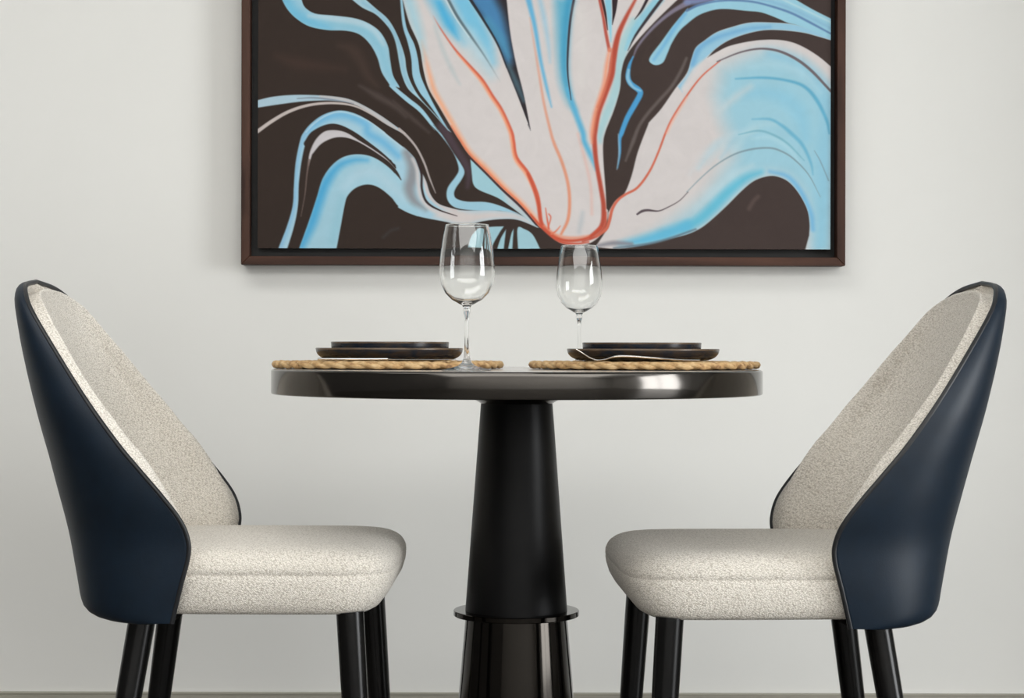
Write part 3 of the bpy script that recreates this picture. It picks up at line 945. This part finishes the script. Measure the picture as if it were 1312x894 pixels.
    # legs
    for sg in (-1, 1):
        for (p0, p1) in (((-.246, .196, .379), (-.222, .216, 0)), ((-.577, .121, .380), (-.634, .168, 0))):
            a = Vector((p0[0] - PX, sg * p0[1], p0[2]))
            c = Vector((p1[0] - PX, sg * p1[1], p1[2]))
            nseg = 8
            path = [a.lerp(c, k / nseg) for k in range(nseg + 1)]
            r = [.0214 + (.0165 - .0214) * (k / nseg) ** 1.5 for k in range(nseg + 1)]
            V, F = tube_data(path, r, 28)
            mesh_obj('leg', V, F, M['lacquer'], ch, True, 50)
    return ch

build_chair('dining_chair', 'cream fabric chair with navy shell, left of the table, facing right', (PX, 0, 0), -.010)
build_chair('dining_chair', 'cream fabric chair with navy shell, right of the table, facing left', (.383, -.045, 0), PI + .050)

# ------------------------------------------------------------------ placemats
MT = 0.0135
def placemat(label, x, y):
    mt = thing('placemat', label, 'placemat', (x, y, TH), 0, 'braided placemats')
    r = .1895 - .0105
    k = 0
    while r > .008:
        amp = .0050
        per = max(3, int(round(2 * PI * r / .084)))
        nseg = max(24, per * 18)
        V, F = [], []
        rnd = random.Random(k * 7 + int(x * 100))
        for s in range(3):
            wob = [rnd.uniform(.86, 1.14) for _ in range(per * 3 + 1)]
            path = []
            for i in range(nseg):
                th = 2 * PI * i / nseg
                ph = per * th + s * 2 * PI / 3 + k
                rr = r + amp * math.sin(ph)
                path.append((rr * math.cos(th), rr * math.sin(th), MT / 2 + .0006 + .0020 * math.sin(2 * ph)))
            rr_ = [(.0052) * float(np.interp(i / nseg * per * 3, range(per * 3 + 1), wob[:-1] + wob[:1])) for i in range(nseg)]
            v, f = tube_data(path, rr_, 8, True, (1.12, .84))
            F += [tuple(q + len(V) for q in t) for t in f]
            V += v
        mesh_obj('braid_ring', V, F, M['braid'], mt, True)
        r -= .0195
        k += 1
    return mt
placemat('braided natural fibre placemat under the plates left of centre', -.203, .0)
placemat('braided natural fibre placemat under the plates right of centre', .217, -.002)

# ------------------------------------------------------------------ plates
def plate(name, label, x, y, z, r, h, foot, group):
    p = thing(name, label, 'plate', (x, y, z), random.uniform(0, 6), group)
    t = .0042
    prof = [(0, 0), (foot, 0)] + [(foot + (r - .0004 - foot) * math.sin(a), (h - .003) * (1 - math.cos(a))) for a in [PI / 2 * k / 8 for k in range(1, 9)]]
    body = lathe('body', prof, M['plate_raw'], p, 96, sharp=None)
    lathe('rim', [(r - .0004, h - .003), (r + .0002, h - .0015), (r - .0008, h), (r - .0030, h), (r - .0045, h - .0018)], M['plate_rim'], p, 96, sharp=None)
    lathe('glazed_well', [(r - .0045, h - .0018)] + [(foot - .004 + (r - .0045 - foot) * math.sin(a), t + (h - .003 - t) * (1 - math.cos(a))) for a in [PI / 2 * k / 6 for k in range(5, 0, -1)]] + [(foot * .9, t), (0, t)], M['plate'], p, 96, sharp=None)
    return p
zm = TH + MT + .0008
plate('dinner_plate', 'larger dark plate on the left placemat, under a smaller plate', -.201, .0, zm, .1206, .0200, .094, 'dark dinner plates')
plate('side_plate', 'smaller dark plate stacked on the left dinner plate', -.200, .0, zm + .0046, .0968, .0255, .088, 'dark side plates')
plate('dinner_plate', 'larger dark plate on the right placemat, under a smaller plate', .2136, -.02, zm, .1240, .0195, .096, 'dark dinner plates')
plate('side_plate', 'smaller dark plate stacked on the right dinner plate', .2115, -.02, zm + .0046, .0970, .0250, .088, 'dark side plates')

# ------------------------------------------------------------------ wine glasses
def wineglass(label, x, y):
    outer = [(0.0, .0), (.0330, .0), (.0352, .0), (.0362, .0005), (.0366, .0014), (.0355, .0022), (.025, .0040), (.014, .0070), (.0075, .0120), (.0047, .020), (.0036, .032), (.0031, .050), (.0030, .070),
             (.0034, .082), (.0050, .0880), (.0058, .0905), (.0048, .0935), (.0070, .0975), (.0140, .1015), (.0230, .1065), (.0320, .1155), (.0385, .128), (.0413, .143), (.0411, .158), (.0392, .176), (.0358, .199), (.0332, .2125), (.0323, .2172), (.0321, .2182), (.0319, .2187)]
    inner = [(.0316, .2189), (.0312, .2187), (.0311, .2182), (.0313, .2172), (.0322, .2125), (.0348, .199), (.0381, .176), (.0400, .158), (.0402, .143), (.0374, .1290), (.0308, .1170), (.0220, .1085), (.0130, .1040), (.0060, .1018), (0, .1012)]
    o = lathe('wine_glass', outer + inner, M['glass'], None, 96, sharp=None)
    o.location = (x, y, TH + .0006)
    o.scale = (1, 1, .99)
    return tag(o, label, 'wine glass', 'stemmed wine glasses')
wineglass('taller looking clear wine glass near the front edge of the table', -.067, -.300)
wineglass('clear wine glass standing behind the plates right of centre', .1195, .262)

# ------------------------------------------------------------------ cutlery
def sweep_flat(name, stations, m, parent, n=12):
    """stations: (x, z, half width in y, half thickness); rounded flat bar along x"""
    V, F = [], []
    for (x, z, w, t) in stations:
        for k in range(n):
            a = 2 * PI * k / n
            c, s = math.cos(a), math.sin(a)
            V.append((x, w * math.copysign(abs(c) ** .7, c), z + t * math.copysign(abs(s) ** .8, s)))
    m_ = len(stations)
    for i in range(m_ - 1):
        for k in range(n):
            l = (k + 1) % n
            F.append((i * n + k, i * n + l, (i + 1) * n + l, (i + 1) * n + k))
    F.append(tuple(range(n - 1, -1, -1)))
    F.append(tuple((m_ - 1) * n + k for k in range(n)))
    return mesh_obj(name, V, F, m, parent, True, 50)

fk = thing('fork', 'steel fork with raised tines lying beside the right-hand plates', 'fork', (.100, -.158, zm), .0)
hs = catmull([(.028, .0020, .0085, .0010), (.036, .0016, .0105, .0011), (.046, .0030, .0100, .0012), (.056, .0062, .0055, .0014), (.066, .0078, .0036, .0018), (.085, .0076, .0032, .0018), (.12, .0052, .0042, .0017), (.16, .0022, .0062, .0014), (.185, .0016, .0078, .0013), (.192, .0016, .0050, .0011)], 5)
sweep_flat('handle', [tuple(s) for s in hs], M['steel'], fk)
for k in range(4):
    yk = (k - 1.5) * .0054
    st = catmull([(.0, .0185, .0007, .0007), (.010, .0125, .0011, .0008), (.020, .0062, .0014, .0009), (.030, .0022, .0017, .0010), (.034, .0018, .0018, .0010)], 4)
    t_ = sweep_flat('tine', [tuple(s) for s in st], M['steel'], fk, 8)
    t_.location.y = yk
kn = thing('knife', 'flat steel knife lying beside the left-hand plates', 'knife', (-.302, -.150, zm), .0)
hs = catmull([(.0, .0024, .0060, .0014), (.004, .0024, .0082, .0018), (.05, .0024, .0075, .0020), (.095, .0024, .0060, .0020), (.108, .0024, .0050, .0020)], 4)
sweep_flat('handle', [tuple(s) for s in hs], M['steel'], kn)
hs = catmull([(.108, .0024, .0050, .0019), (.114, .0020, .0088, .0010), (.15, .0018, .0100, .0008), (.19, .0018, .0098, .0007), (.208, .0018, .0062, .0006), (.214, .0018, .0015, .0005)], 4)
sweep_flat('blade', [tuple(s) for s in hs], M['steel'], kn)
